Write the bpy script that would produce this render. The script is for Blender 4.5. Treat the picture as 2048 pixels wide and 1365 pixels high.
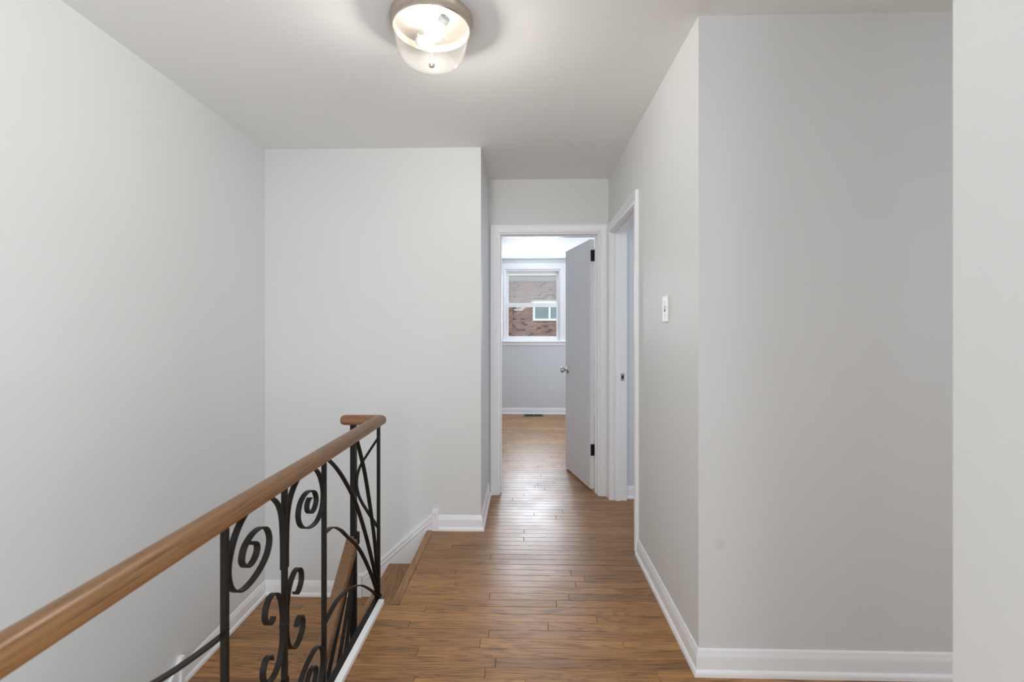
import bpy, bmesh, math, random
from mathutils import Vector, Matrix

for o in list(bpy.data.objects):
    bpy.data.objects.remove(o, do_unlink=True)
SC = bpy.context.scene
COL = SC.collection
rnd = random.Random(7)

# ------------------------------------------------------------------ camera
CAM_H = 1.274
cam_d = bpy.data.cameras.new('camera')
cam = bpy.data.objects.new('camera', cam_d)
COL.objects.link(cam)
cam.location = (0, 0, CAM_H)
cam.rotation_euler = (math.radians(90), 0, math.atan(25 / 960))
cam_d.sensor_width = 36
cam_d.lens = 960 / 2048 * 36
cam_d.shift_y = -21.5 / 2048
cam_d.clip_start = 0.02
cam_d.dof.use_dof = True
cam_d.dof.focus_distance = 3.6
cam_d.dof.aperture_fstop = 4.2
SC.camera = cam

# ------------------------------------------------------------------ world, exposure
W = bpy.data.worlds.new('overcast_sky')
SC.world = W
W.use_nodes = True
bg = W.node_tree.nodes['Background']
bg.inputs[0].default_value = (0.86, 0.93, 1.0, 1)
bg.inputs[1].default_value = 1.9
SC.view_settings.view_transform = 'Standard'
SC.view_settings.look = 'None'
SC.view_settings.gamma = 1
SC.view_settings.use_curve_mapping = False
SC.view_settings.exposure = 0.0
SC.cycles.use_denoising = True
SC.cycles.max_bounces = 12
SC.cycles.diffuse_bounces = 8
SC.cycles.glossy_bounces = 4
SC.cycles.transparent_max_bounces = 16
SC.cycles.sample_clamp_indirect = 6
SC.cycles.caustics_reflective = False
SC.cycles.caustics_refractive = False


def area(name, loc, direction, sx, sy, power, col):
    d = bpy.data.lights.new(name, 'AREA')
    d.shape = 'RECTANGLE'
    d.size, d.size_y = sx, sy
    d.energy = power
    d.color = col
    o = bpy.data.objects.new(name, d)
    COL.objects.link(o)
    o.location = loc
    o.rotation_euler = Vector(direction).to_track_quat('-Z', 'Y').to_euler()
    return o


BULB_STRENGTH = 375
# daylight area lamps, several of them fill added where no window is seen
area('fill_light_behind', (-0.45, -2.42, 1.45), (0, 1, 0), 1.7, 1.3, 35, (0.88, 0.94, 1.0))  # added fill from behind the camera, its window unseen
area('fill_light_side', (0.66, -0.5, 1.25), (-1, 0, 0), 1.6, 1.6, 50, (0.90, 0.95, 1.0))  # added fill that brightens the left wall
area('fill_light_right', (3.24, -0.6, 1.45), (-1, 0.25, 0), 1.8, 1.3, 9, (0.94, 0.97, 1.0))  # added fill for the wall facing the camera, source unseen
area('fill_light_bedroom', (1.84, 5.6, 1.5), (-1, 0, 0.05), 1.5, 1.2, 28, (0.80, 0.89, 1.0))  # added to brighten the bedroom, no window stands here
area('daylight_bedroom_back_window', (0.118, 7.285, 1.65), (0, -1, 0), 0.72, 0.95, 38, (0.82, 0.9, 1.0))
area('daylight_right_room_window', (3.1, 2.75, 1.5), (-1, 0.1, 0), 1.2, 1.2, 22, (0.78, 0.86, 1.0))

# ------------------------------------------------------------------ materials
def new_mat(name):
    m = bpy.data.materials.new(name)
    m.use_nodes = True
    nt = m.node_tree
    return m, nt, nt.nodes['Principled BSDF']


def L(nt, a, b):
    nt.links.new(a, b)


def N(nt, kind, **kw):
    n = nt.nodes.new(kind)
    for k, v in kw.items():
        setattr(n, k, v)
    return n


def paint(name, col, rough, bump=0.0, var=0.015, scale=260, smudge=None):
    m, nt, b = new_mat(name)
    geo = N(nt, 'ShaderNodeNewGeometry')
    nz = N(nt, 'ShaderNodeTexNoise')
    nz.inputs['Scale'].default_value = 2.2
    nz.inputs['Detail'].default_value = 3
    L(nt, geo.outputs['Position'], nz.inputs['Vector'])
    mx = N(nt, 'ShaderNodeMix', data_type='RGBA')
    L(nt, nz.outputs['Fac'], mx.inputs[0])
    mx.inputs[6].default_value = (*[c * (1 - var) for c in col], 1)
    mx.inputs[7].default_value = (*[min(1, c * (1 + var)) for c in col], 1)
    out = mx.outputs[2]
    if smudge:
        vd = N(nt, 'ShaderNodeVectorMath', operation='DISTANCE')
        vd.inputs[1].default_value = smudge[0]
        L(nt, geo.outputs['Position'], vd.inputs[0])
        mr = N(nt, 'ShaderNodeMapRange', interpolation_type='SMOOTHSTEP')
        mr.inputs[1].default_value = 0.0
        mr.inputs[2].default_value = smudge[1]
        mr.inputs[3].default_value = smudge[2]
        mr.inputs[4].default_value = 0.0
        L(nt, vd.outputs['Value'], mr.inputs[0])
        m2 = N(nt, 'ShaderNodeMix', data_type='RGBA')
        L(nt, mr.outputs[0], m2.inputs[0])
        L(nt, out, m2.inputs[6])
        m2.inputs[7].default_value = (*[c * 0.6 for c in col], 1)
        out = m2.outputs[2]
    L(nt, out, b.inputs['Base Color'])
    b.inputs['Roughness'].default_value = rough
    b.inputs['Specular IOR Level'].default_value = 0.4
    if bump:
        n2 = N(nt, 'ShaderNodeTexNoise')
        n2.inputs['Scale'].default_value = scale
        n2.inputs['Detail'].default_value = 2
        L(nt, geo.outputs['Position'], n2.inputs['Vector'])
        bp = N(nt, 'ShaderNodeBump')
        bp.inputs['Strength'].default_value = bump
        bp.inputs['Distance'].default_value = 0.001
        L(nt, n2.outputs['Fac'], bp.inputs['Height'])
        L(nt, bp.outputs[0], b.inputs['Normal'])
    return m


def wood(name, axis, light, dark, rough, grain=1.0, coat=0.0, tintvar=0.35, stretch=1.5, bands=14, cross=13, fig=0.42):
    """strips of oak; axis is the way the grain runs; a 'tint' attribute shifts the pattern per piece"""
    m, nt, b = new_mat(name)
    geo = N(nt, 'ShaderNodeNewGeometry')
    att = N(nt, 'ShaderNodeAttribute', attribute_name='tint')
    rot = N(nt, 'ShaderNodeMapping')
    if axis == 'Y':
        rot.inputs['Rotation'].default_value = (0, 0, math.radians(90))
    elif axis == 'Z':
        rot.inputs['Rotation'].default_value = (0, math.radians(90), 0)
    L(nt, geo.outputs['Position'], rot.inputs['Vector'])
    off = N(nt, 'ShaderNodeVectorMath', operation='MULTIPLY_ADD')
    comb = N(nt, 'ShaderNodeCombineXYZ')
    for i in range(3):
        L(nt, att.outputs['Fac'], comb.inputs[i])
    L(nt, comb.outputs[0], off.inputs[0])
    off.inputs[1].default_value = (31, 17, 11)
    L(nt, rot.outputs[0], off.inputs[2])
    # broad cathedral figure: contour lines of a stretched noise
    mp = N(nt, 'ShaderNodeMapping')
    mp.inputs['Scale'].default_value = (stretch, cross, cross)
    L(nt, off.outputs[0], mp.inputs['Vector'])
    n1 = N(nt, 'ShaderNodeTexNoise')
    n1.inputs['Scale'].default_value = 1.0
    n1.inputs['Detail'].default_value = 1.5
    n1.inputs['Distortion'].default_value = 0.3
    L(nt, mp.outputs[0], n1.inputs['Vector'])
    ml = N(nt, 'ShaderNodeMath', operation='MULTIPLY')
    L(nt, n1.outputs['Fac'], ml.inputs[0])
    ml.inputs[1].default_value = bands
    fr = N(nt, 'ShaderNodeMath', operation='PINGPONG')
    L(nt, ml.outputs[0], fr.inputs[0])
    fr.inputs[1].default_value = 0.5
    mrr = N(nt, 'ShaderNodeMapRange', interpolation_type='SMOOTHSTEP')
    mrr.inputs[1].default_value = 0.0
    mrr.inputs[2].default_value = 0.35
    mrr.inputs[3].default_value = 1.0
    mrr.inputs[4].default_value = 0.0
    L(nt, fr.outputs[0], mrr.inputs[0])
    # fine pores
    mp2 = N(nt, 'ShaderNodeMapping')
    mp2.inputs['Scale'].default_value = (7, 190, 190)
    L(nt, off.outputs[0], mp2.inputs['Vector'])
    n2 = N(nt, 'ShaderNodeTexNoise')
    n2.inputs['Scale'].default_value = 1.0
    n2.inputs['Detail'].default_value = 3
    L(nt, mp2.outputs[0], n2.inputs['Vector'])
    mr2 = N(nt, 'ShaderNodeMapRange')
    mr2.inputs[1].default_value = 0.48
    mr2.inputs[2].default_value = 0.7
    L(nt, n2.outputs['Fac'], mr2.inputs[0])
    ad = N(nt, 'ShaderNodeMath', operation='MULTIPLY_ADD', use_clamp=True)
    L(nt, mrr.outputs[0], ad.inputs[0])
    ad.inputs[1].default_value = fig * grain
    m3 = N(nt, 'ShaderNodeMath', operation='MULTIPLY')
    L(nt, mr2.outputs[0], m3.inputs[0])
    m3.inputs[1].default_value = 0.75 * grain
    L(nt, m3.outputs[0], ad.inputs[2])
    mx = N(nt, 'ShaderNodeMix', data_type='RGBA')
    L(nt, ad.outputs[0], mx.inputs[0])
    mx.inputs[6].default_value = (*light, 1)
    mx.inputs[7].default_value = (*dark, 1)
    hs = N(nt, 'ShaderNodeHueSaturation')
    mr4 = N(nt, 'ShaderNodeMapRange')
    mr4.inputs[3].default_value = 1 - tintvar
    mr4.inputs[4].default_value = 1 + tintvar
    L(nt, att.outputs['Fac'], mr4.inputs[0])
    L(nt, mr4.outputs[0], hs.inputs['Value'])
    L(nt, mx.outputs[2], hs.inputs['Color'])
    L(nt, hs.outputs[0], b.inputs['Base Color'])
    # worn finish: gloss varies in patches
    n3 = N(nt, 'ShaderNodeTexNoise')
    n3.inputs['Scale'].default_value = 3.5
    n3.inputs['Detail'].default_value = 4
    L(nt, geo.outputs['Position'], n3.inputs['Vector'])
    mr5 = N(nt, 'ShaderNodeMapRange')
    mr5.inputs[1].default_value = 0.3
    mr5.inputs[2].default_value = 0.7
    mr5.inputs[3].default_value = rough * 0.85
    mr5.inputs[4].default_value = rough * 1.2
    L(nt, n3.outputs['Fac'], mr5.inputs[0])
    L(nt, mr5.outputs[0], b.inputs['Roughness'])
    b.inputs['Coat Weight'].default_value = coat
    b.inputs['Coat Roughness'].default_value = 0.29
    bp = N(nt, 'ShaderNodeBump')
    bp.inputs['Strength'].default_value = 0.25
    bp.inputs['Distance'].default_value = 0.0004
    L(nt, ad.outputs[0], bp.inputs['Height'])
    L(nt, bp.outputs[0], b.inputs['Normal'])
    return m


def plain(name, col, rough=0.5, metal=0.0, noise=0.1, scale=30):
    m, nt, b = new_mat(name)
    geo = N(nt, 'ShaderNodeNewGeometry')
    nz = N(nt, 'ShaderNodeTexNoise')
    nz.inputs['Scale'].default_value = scale
    L(nt, geo.outputs['Position'], nz.inputs['Vector'])
    mx = N(nt, 'ShaderNodeMix', data_type='RGBA')
    L(nt, nz.outputs['Fac'], mx.inputs[0])
    mx.inputs[6].default_value = (*[c * (1 - noise) for c in col], 1)
    mx.inputs[7].default_value = (*[min(1, c * (1 + noise)) for c in col], 1)
    L(nt, mx.outputs[2], b.inputs['Base Color'])
    b.inputs['Roughness'].default_value = rough
    b.inputs['Metallic'].default_value = metal
    return m


def glass_mat(name, tint, refl=1.0, glare=0.0, glare_col=(1, 1, 1)):
    """clear glass: see-through, mirror-like towards grazing angles, optionally whitened by a pale veil that paints in glare"""
    m = bpy.data.materials.new(name)
    m.use_nodes = True
    nt = m.node_tree
    nt.nodes.clear()
    out = N(nt, 'ShaderNodeOutputMaterial')
    tr = N(nt, 'ShaderNodeBsdfTransparent')
    tr.inputs[0].default_value = (*tint, 1)
    gl = N(nt, 'ShaderNodeBsdfGlossy')
    gl.inputs['Roughness'].default_value = 0.03
    lw = N(nt, 'ShaderNodeLayerWeight')
    lw.inputs['Blend'].default_value = 0.5
    fr = N(nt, 'ShaderNodeMath', operation='POWER')
    L(nt, lw.outputs['Facing'], fr.inputs[0])
    fr.inputs[1].default_value = 4.0
    mu = N(nt, 'ShaderNodeMath', operation='MULTIPLY_ADD', use_clamp=True)
    L(nt, fr.outputs[0], mu.inputs[0])
    mu.inputs[1].default_value = 0.6 * refl
    mu.inputs[2].default_value = 0.03 * refl
    mx = N(nt, 'ShaderNodeMixShader')
    L(nt, mu.outputs[0], mx.inputs[0])
    L(nt, tr.outputs[0], mx.inputs[1])
    L(nt, gl.outputs[0], mx.inputs[2])
    last = mx.outputs[0]
    if glare:
        df = N(nt, 'ShaderNodeBsdfDiffuse')
        df.inputs[0].default_value = (*glare_col, 1)
        tl = N(nt, 'ShaderNodeBsdfTranslucent')
        tl.inputs[0].default_value = (*glare_col, 1)
        ms = N(nt, 'ShaderNodeMixShader')
        ms.inputs[0].default_value = 0.5
        L(nt, df.outputs[0], ms.inputs[1])
        L(nt, tl.outputs[0], ms.inputs[2])
        m2 = N(nt, 'ShaderNodeMixShader')
        m2.inputs[0].default_value = glare
        L(nt, last, m2.inputs[1])
        L(nt, ms.outputs[0], m2.inputs[2])
        last = m2.outputs[0]
    L(nt, last, out.inputs['Surface'])
    return m


def tinted(name, ramp, rough):
    """colour picked per piece by its tint attribute, with a little mottling"""
    m, nt, b = new_mat(name)
    att = N(nt, 'ShaderNodeAttribute', attribute_name='tint')
    geo = N(nt, 'ShaderNodeNewGeometry')
    nz = N(nt, 'ShaderNodeTexNoise')
    nz.inputs['Scale'].default_value = 40
    L(nt, geo.outputs['Position'], nz.inputs['Vector'])
    cr = N(nt, 'ShaderNodeValToRGB')
    els = cr.color_ramp.elements
    while len(els) < len(ramp):
        els.new(0.5)
    for e, (p, c) in zip(els, ramp):
        e.position = p
        e.color = (*c, 1)
    L(nt, att.outputs['Fac'], cr.inputs[0])
    hs = N(nt, 'ShaderNodeHueSaturation')
    mr = N(nt, 'ShaderNodeMapRange')
    mr.inputs[3].default_value = 0.8
    mr.inputs[4].default_value = 1.2
    L(nt, nz.outputs['Fac'], mr.inputs[0])
    L(nt, mr.outputs[0], hs.inputs['Value'])
    L(nt, cr.outputs[0], hs.inputs['Color'])
    L(nt, hs.outputs[0], b.inputs['Base Color'])
    b.inputs['Roughness'].default_value = rough
    return m


M_WALL = paint('grey_wall_paint', (0.69, 0.698, 0.694), 0.5, 0.05, smudge=((0.724, 1.797, 0.483), 0.035, 0.28))
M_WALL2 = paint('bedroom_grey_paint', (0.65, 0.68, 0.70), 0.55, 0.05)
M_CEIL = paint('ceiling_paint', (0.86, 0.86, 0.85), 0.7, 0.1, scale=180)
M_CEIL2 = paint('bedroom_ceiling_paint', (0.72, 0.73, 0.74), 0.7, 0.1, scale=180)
M_TRIM = paint('white_trim_paint', (0.84, 0.845, 0.86), 0.3, 0.0)
M_DOOR = paint('door_paint', (0.74, 0.75, 0.77), 0.4, 0.03)
OAK_L, OAK_D = (0.37, 0.183, 0.062), (0.12, 0.051, 0.0155)
M_OAKX = wood('oak_floor_strip', 'X', OAK_L, OAK_D, 0.37, 1.0, 0.1, 0.22)
M_OAKY = wood('oak_nosing', 'Y', OAK_L, OAK_D, 0.34, 1.0, 0.0, 0.2)
M_RAIL = wood('oak_handrail', 'Y', (0.195, 0.096, 0.036), (0.085, 0.037, 0.013), 0.345, 1.0, 0.15, 0.1, 0.12, 9, 30, 0.3)
M_RAILX = wood('oak_handrail_return', 'X', (0.25, 0.11, 0.038), (0.10, 0.04, 0.014), 0.345, 1.0, 0.15, 0.1, 0.12, 9, 30, 0.3)
M_SUB = plain('floor_groove', (0.05, 0.025, 0.012), 0.8)
M_IRON = plain('wrought_iron', (0.013, 0.0105, 0.0085), 0.42, 0.0, 0.3, 60)
M_IRON.node_tree.nodes['Principled BSDF'].inputs['Specular IOR Level'].default_value = 0.18
M_HINGE = plain('black_hinge', (0.012, 0.012, 0.013), 0.4)
M_NICKEL = plain('brushed_nickel', (0.60, 0.52, 0.45), 0.32, 1.0, 0.05)
M_CHROME = plain('chrome', (0.62, 0.62, 0.63), 0.12, 1.0, 0.05)
M_STEEL = plain('steel_plate', (0.55, 0.55, 0.56), 0.35, 1.0, 0.05)
M_PLASTIC = plain('white_plastic', (0.86, 0.86, 0.84), 0.35, 0.0, 0.01)
M_BULBGLASS = bpy.data.materials.new('lit_bulb')
M_BULBGLASS.use_nodes = True
_nt = M_BULBGLASS.node_tree
_b = _nt.nodes['Principled BSDF']
_b.inputs['Emission Color'].default_value = (1.0, 0.955, 0.89, 1)
_b.inputs['Emission Strength'].default_value = BULB_STRENGTH
M_BOWL = glass_mat('bowl_glass', (0.985, 0.985, 0.98), 1.0, 0.006, (1, 1, 1))  # slight white veil paints the bulbs' glow into the glass
M_PANE = glass_mat('window_glass', (0.97, 0.98, 0.98), 0.1, 0.02)
M_PANE2 = glass_mat('window_glass_glare', (0.97, 0.98, 0.98), 0.1, 0.19, (0.95, 0.95, 0.95))  # white veil paints glare into the upper pane
M_BRONZE = plain('brown_register_metal', (0.10, 0.075, 0.055), 0.45, 0.6)
M_BLACK = plain('dark_void', (0.008, 0.008, 0.008), 0.9)
M_BRICK = tinted('red_brick', [(0.0, (0.05, 0.04, 0.05)), (0.12, (0.09, 0.06, 0.06)), (0.16, (0.20, 0.105, 0.085)),
                               (0.55, (0.28, 0.13, 0.09)), (0.90, (0.34, 0.19, 0.14)), (1.0, (0.62, 0.58, 0.55))], 0.9)
M_MORTAR = plain('mortar', (0.42, 0.38, 0.355), 0.95)
M_VINYL = plain('white_vinyl', (0.88, 0.88, 0.88), 0.4, 0, 0.01)
M_FARPANE = plain('curtained_pane', (0.22, 0.29, 0.30), 0.12, 0.0, 0.15, 3)
M_FASCIA = plain('cream_fascia', (0.85, 0.81, 0.76), 0.6, 0, 0.02)
M_FRIEZE = plain('grey_frieze', (0.50, 0.49, 0.50), 0.7, 0, 0.04)

# ------------------------------------------------------------------ mesh helpers
def obj(name, bm, mat, parent=None, smooth=None, tint=None):
    me = bpy.data.meshes.new(name)
    bmesh.ops.recalc_face_normals(bm, faces=bm.faces)
    bm.to_mesh(me)
    bm.free()
    me.materials.append(mat)
    if tint is not None:
        a = me.attributes.new('tint', 'FLOAT', 'POINT')
        if isinstance(tint, (list, tuple)):
            for i, v in enumerate(tint):
                a.data[i].value = v
        else:
            for i in range(len(me.vertices)):
                a.data[i].value = tint
    o = bpy.data.objects.new(name, me)
    COL.objects.link(o)
    if smooth:
        me.shade_smooth()
        me.set_sharp_from_angle(angle=math.radians(smooth))
    if parent:
        o.parent = parent
        o.matrix_parent_inverse = Matrix.Translation(parent.location).inverted() if parent.rotation_euler.z == 0 \
            else (Matrix.Translation(parent.location) @ parent.rotation_euler.to_matrix().to_4x4()).inverted()
    return o


def empty(name, loc):
    o = bpy.data.objects.new(name, None)
    o.empty_display_size = 0.1
    COL.objects.link(o)
    o.location = loc
    return o


def tag(o, label, cat, group=None):
    o['label'] = label
    o['category'] = cat
    if group:
        o['group'] = group
    return o


def struct(o):
    o['kind'] = 'structure'
    return o


def box(bm, lo, hi, bev=0.0, seg=1):
    x0, y0, z0 = lo
    x1, y1, z1 = hi
    v = [bm.verts.new(p) for p in ((x0, y0, z0), (x1, y0, z0), (x1, y1, z0), (x0, y1, z0),
                                   (x0, y0, z1), (x1, y0, z1), (x1, y1, z1), (x0, y1, z1))]
    fs = [bm.faces.new([v[i] for i in f]) for f in
          ((3, 2, 1, 0), (4, 5, 6, 7), (0, 1, 5, 4), (1, 2, 6, 5), (2, 3, 7, 6), (3, 0, 4, 7))]
    if bev:
        es = set(e for f in fs for e in f.edges)
        bmesh.ops.bevel(bm, geom=list(es), offset=bev, segments=seg, profile=0.5, affect='EDGES')
    return v


def prism(bm, pts, n0, n1):
    """pts: closed outline of 3-D points; extruded between offsets n0 and n1 (vectors)"""
    a = [bm.verts.new(Vector(p) + Vector(n0)) for p in pts]
    b = [bm.verts.new(Vector(p) + Vector(n1)) for p in pts]
    k = len(pts)
    bm.faces.new(a[::-1])
    bm.faces.new(b)
    for i in range(k):
        bm.faces.new((a[i], a[(i + 1) % k], b[(i + 1) % k], b[i]))


def sweep(bm, path, prof, vax, scale=None, closed=False):
    """mitred sweep of a closed profile (u, v); u = vax x tangent, v = vax"""
    path = [Vector(p) for p in path]
    vax = Vector(vax).normalized()
    n = len(path)
    rings = []
    for i, p in enumerate(path):
        if closed or 0 < i < n - 1:
            t1 = (p - path[i - 1]).normalized()
            t2 = (path[(i + 1) % n] - p).normalized()
        elif i == 0:
            t1 = t2 = (path[1] - p).normalized()
        else:
            t1 = t2 = (p - path[i - 1]).normalized()
        a, b = vax.cross(t1), vax.cross(t2)
        d = 1 + a.dot(b)
        m = (a + b) / d if d > 0.15 else a
        s = scale[i] if scale else 1.0
        cu = sum(q[0] for q in prof) / len(prof)
        cv = sum(q[1] for q in prof) / len(prof)
        rings.append([bm.verts.new(p + m * (cu + (u - cu) * s) + vax * (cv + (v - cv) * s)) for u, v in prof])
    k = len(prof)
    for i in range(n if closed else n - 1):
        r0, r1 = rings[i], rings[(i + 1) % n]
        for j in range(k):
            bm.faces.new((r0[j], r0[(j + 1) % k], r1[(j + 1) % k], r1[j]))
    if not closed:
        bm.faces.new(rings[0][::-1])
        bm.faces.new(rings[-1])


def lathe(bm, prof, c, axis=(0, 0, 1), seg=40):
    """prof: (r, h) list, around an axis through c"""
    ax = Vector(axis).normalized()
    t = Vector((1, 0, 0)) if abs(ax.x) < 0.9 else Vector((0, 1, 0))
    u = ax.cross(t).normalized()
    w = ax.cross(u)
    c = Vector(c)
    rings = []
    for r, h in prof:
        if r < 1e-6:
            rings.append([bm.verts.new(c + ax * h)])
        else:
            rings.append([bm.verts.new(c + ax * h + (u * math.cos(2 * math.pi * k / seg) + w * math.sin(2 * math.pi * k / seg)) * r)
                          for k in range(seg)])
    for a, b in zip(rings, rings[1:]):
        for k in range(seg):
            k2 = (k + 1) % seg
            if len(a) == 1 and len(b) == 1:
                continue
            if len(a) == 1:
                bm.faces.new((a[0], b[k], b[k2]))
            elif len(b) == 1:
                bm.faces.new((a[k], a[k2], b[0]))
            else:
                bm.faces.new((a[k], a[k2], b[k2], b[k]))


def spline(pts, per=7):
    """Catmull-Rom through the points"""
    P = [Vector(p) for p in pts]
    P = [P[0] * 2 - P[1]] + P + [P[-1] * 2 - P[-2]]
    out = []
    for i in range(1, len(P) - 2):
        for k in range(per):
            t = k / per
            a, b, c, d = P[i - 1], P[i], P[i + 1], P[i + 2]
            out.append(0.5 * ((2 * b) + (c - a) * t + (2 * a - 5 * b + 4 * c - d) * t * t + (3 * b - a - 3 * c + d) * t ** 3))
    out.append(P[-2])
    return out


def boxes(name, lst, mat, parent=None, bev=0.0, smooth=None, tint=None):
    bm = bmesh.new()
    for lo, hi in lst:
        box(bm, lo, hi, bev)
    return obj(name, bm, mat, parent, smooth, tint)


# ------------------------------------------------------------------ dimensions (metres, camera stands at x=0, y=0)
XR = 0.645          # right wall of the hall
YC = 1.797          # wall that faces the camera at the right
YN = 0.742          # end of the near piece of the right wall
YS = 3.05           # wall at the head of the steps
XH = -0.277         # left wall of the short hall
YD, YD2 = 3.71, 3.83  # wall with the bedroom door
DL, DR, DH = -0.189, 0.562, 2.016   # bedroom door opening
RY0, RY1, RH = 2.80, 3.61, 2.006    # opening in the right wall
CZ = 2.44
YB = -2.5           # wall behind the camera
YF = 7.29           # far bedroom wall
FCZ = 2.36          # bedroom ceiling
LZ = -0.43          # landing level
ZB = -2.75          # bottom of the stairwell
XE = -0.655         # stairwell edge of the upper floor


def xl(y):          # left wall runs slightly out of square
    return -1.672 + 0.0264 * (3.05 - y)


# ------------------------------------------------------------------ shell
bm = bmesh.new()
prism(bm, [(xl(YB - 0.1), YB - 0.1, ZB), (xl(YS), YS, ZB), (xl(YS), YS, CZ), (xl(YB - 0.1), YB - 0.1, CZ)], (0, 0, 0), (-0.12, 0, 0))
struct(obj('wall_left', bm, M_WALL))
struct(boxes('wall_stair_end', [((-1.79, YS, ZB), (XH, YS + 0.1, CZ))], M_WALL))
struct(boxes('wall_hall_left', [((XH - 0.1, YS + 0.1, 0), (XH, YD, CZ))], M_WALL))
struct(boxes('wall_hall_end', [((-1.95, YD, -0.02), (DL - 0.02, YD2, CZ)), ((DR + 0.02, YD, -0.02), (3.3, YD2, CZ)),
                               ((DL - 0.02, YD, DH + 0.02), (DR + 0.02, YD2, CZ))], M_WALL))
struct(boxes('wall_right', [((XR, YC, 0), (XR + 0.12, RY0 - 0.02, CZ)), ((XR, RY1 + 0.02, 0), (XR + 0.12, YD, CZ)),
                            ((XR, RY0 - 0.02, RH + 0.02), (XR + 0.12, RY1 + 0.02, CZ))], M_WALL))
struct(boxes('wall_right_facing', [((XR + 0.12, YC, 0), (3.3, YC + 0.12, CZ))], M_WALL))
struct(boxes('wall_right_near', [((XR, 0.40, 0), (XR + 0.12, YN, CZ)), ((XR, YB - 0.1, 0), (XR + 0.12, -1.4, CZ)), ((XR, -1.4, 2.15), (XR + 0.12, 0.40, CZ))], M_WALL, bev=0.002))  # gap behind the camera added so fill light reaches the left wall
struct(boxes('wall_far_right', [((3.3, YB - 0.1, 0), (3.4, -1.5, CZ)), ((3.3, 0.3, 0), (3.4, YC + 0.12, CZ)), ((3.3, -1.5, 0), (3.4, 0.3, 0.8)), ((3.3, -1.5, 2.1), (3.4, 0.3, CZ))], M_WALL))  # unseen opening added beside the right-hand fill lamp
# wall behind the camera with a wide opening added for fill light
struct(boxes('wall_behind', [((-1.8, YB - 0.1, ZB), (-1.3, YB, CZ)), ((0.4, YB - 0.1, -0.2), (XR, YB, CZ)), ((XR + 0.12, YB - 0.1, -0.2), (3.3, YB, CZ)),
                             ((-1.3, YB - 0.1, ZB), (0.4, YB, 0.8)), ((-1.3, YB - 0.1, 2.1), (0.4, YB, CZ))], M_WALL))
struct(boxes('ceiling', [((-1.95, YB - 0.1, CZ), (3.3, YD2, CZ + 0.1))], M_CEIL))
# right-hand room seen through the opening
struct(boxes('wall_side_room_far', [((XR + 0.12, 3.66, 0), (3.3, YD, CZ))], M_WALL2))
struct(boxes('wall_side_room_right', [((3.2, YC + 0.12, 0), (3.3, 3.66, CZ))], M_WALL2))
# bedroom
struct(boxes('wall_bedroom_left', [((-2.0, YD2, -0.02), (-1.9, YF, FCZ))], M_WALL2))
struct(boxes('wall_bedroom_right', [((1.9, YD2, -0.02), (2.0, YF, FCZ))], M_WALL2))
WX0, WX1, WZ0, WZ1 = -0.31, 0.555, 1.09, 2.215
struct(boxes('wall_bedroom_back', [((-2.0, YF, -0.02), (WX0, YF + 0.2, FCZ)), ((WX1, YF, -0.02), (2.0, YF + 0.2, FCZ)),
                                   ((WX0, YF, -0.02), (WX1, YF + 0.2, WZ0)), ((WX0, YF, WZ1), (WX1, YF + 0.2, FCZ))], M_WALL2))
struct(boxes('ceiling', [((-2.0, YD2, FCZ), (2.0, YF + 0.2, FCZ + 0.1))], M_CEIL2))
# stairwell side under the upper floor
struct(boxes('wall_stairwell', [((-0.70, YB, ZB), (XE - 0.003, 2.212, -0.013))], M_WALL))
struct(boxes('wall_stairwell_bottom', [((-1.8, YB, ZB - 0.1), (-0.66, YS, ZB))], M_WALL))

# ------------------------------------------------------------------ strip floor
floor = struct(boxes('floor', [((XE, YB, -0.10), (3.3, 2.215, -0.012)), ((-0.612, 2.215, -0.10), (3.3, YS, -0.012)),
                               ((XH - 0.1, YS, -0.10), (3.3, YD2, -0.012))], M_SUB))
PW = 0.0572


def plank_bm(bm, x0, x1, y0, y1, z, ta, tb):
    g, c, th = 0.0006, 0.0016, 0.0115
    x0 += 0.0003; x1 -= 0.0003; y0 += g; y1 -= g
    lo = [(x0, y0), (x1, y0), (x1, y1), (x0, y1)]
    hi = [(x0 + c, y0 + c), (x1 - c, y0 + c), (x1 - c, y1 - c), (x0 + c, y1 - c)]
    dz = [ta, ta, tb, tb]
    a = [bm.verts.new((p[0], p[1], z - th)) for p in lo]
    b = [bm.verts.new((p[0], p[1], z - c + d)) for p, d in zip(lo, dz)]
    t = [bm.verts.new((p[0], p[1], z + d)) for p, d in zip(hi, dz)]
    for i in range(4):
        j = (i + 1) % 4
        bm.faces.new((a[i], a[j], b[j], b[i]))
        bm.faces.new((b[i], b[j], t[j], t[i]))
    bm.faces.new(t)
    return 12


def lay(parent, y_from, y_to, xspan, z, joined=False, mat=None, minlen=0.35, maxlen=1.3):
    """xspan(y) -> (x0, x1); rows of strips run along x"""
    mat = mat or M_OAKX
    y = y_from
    jb, jt = (bmesh.new(), []) if joined else (None, None)
    while y < y_to - 0.004:
        y1 = min(y + PW, y_to)
        x0, x1 = xspan((y + y1) / 2)
        cuts = [x0]
        x = x0 + rnd.uniform(0.15, maxlen)
        while x < x1 - 0.15:
            cuts.append(x)
            x += rnd.uniform(minlen, maxlen)
        cuts.append(x1)
        for a, b in zip(cuts, cuts[1:]):
            ta, tb = rnd.uniform(-0.00022, 0.00022), rnd.uniform(-0.00022, 0.00022)
            t = rnd.random()
            if joined:
                n = plank_bm(jb, a, b, y, y1, z, ta, tb)
                jt += [t] * n
            else:
                q = bmesh.new()
                plank_bm(q, a, b, y, y1, z, ta, tb)
                obj('plank', q, mat, parent, tint=t)
        y = y1
    if joined:
        o = obj('plank_field', jb, mat, parent, tint=jt)
        o['kind'] = 'stuff'


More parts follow.
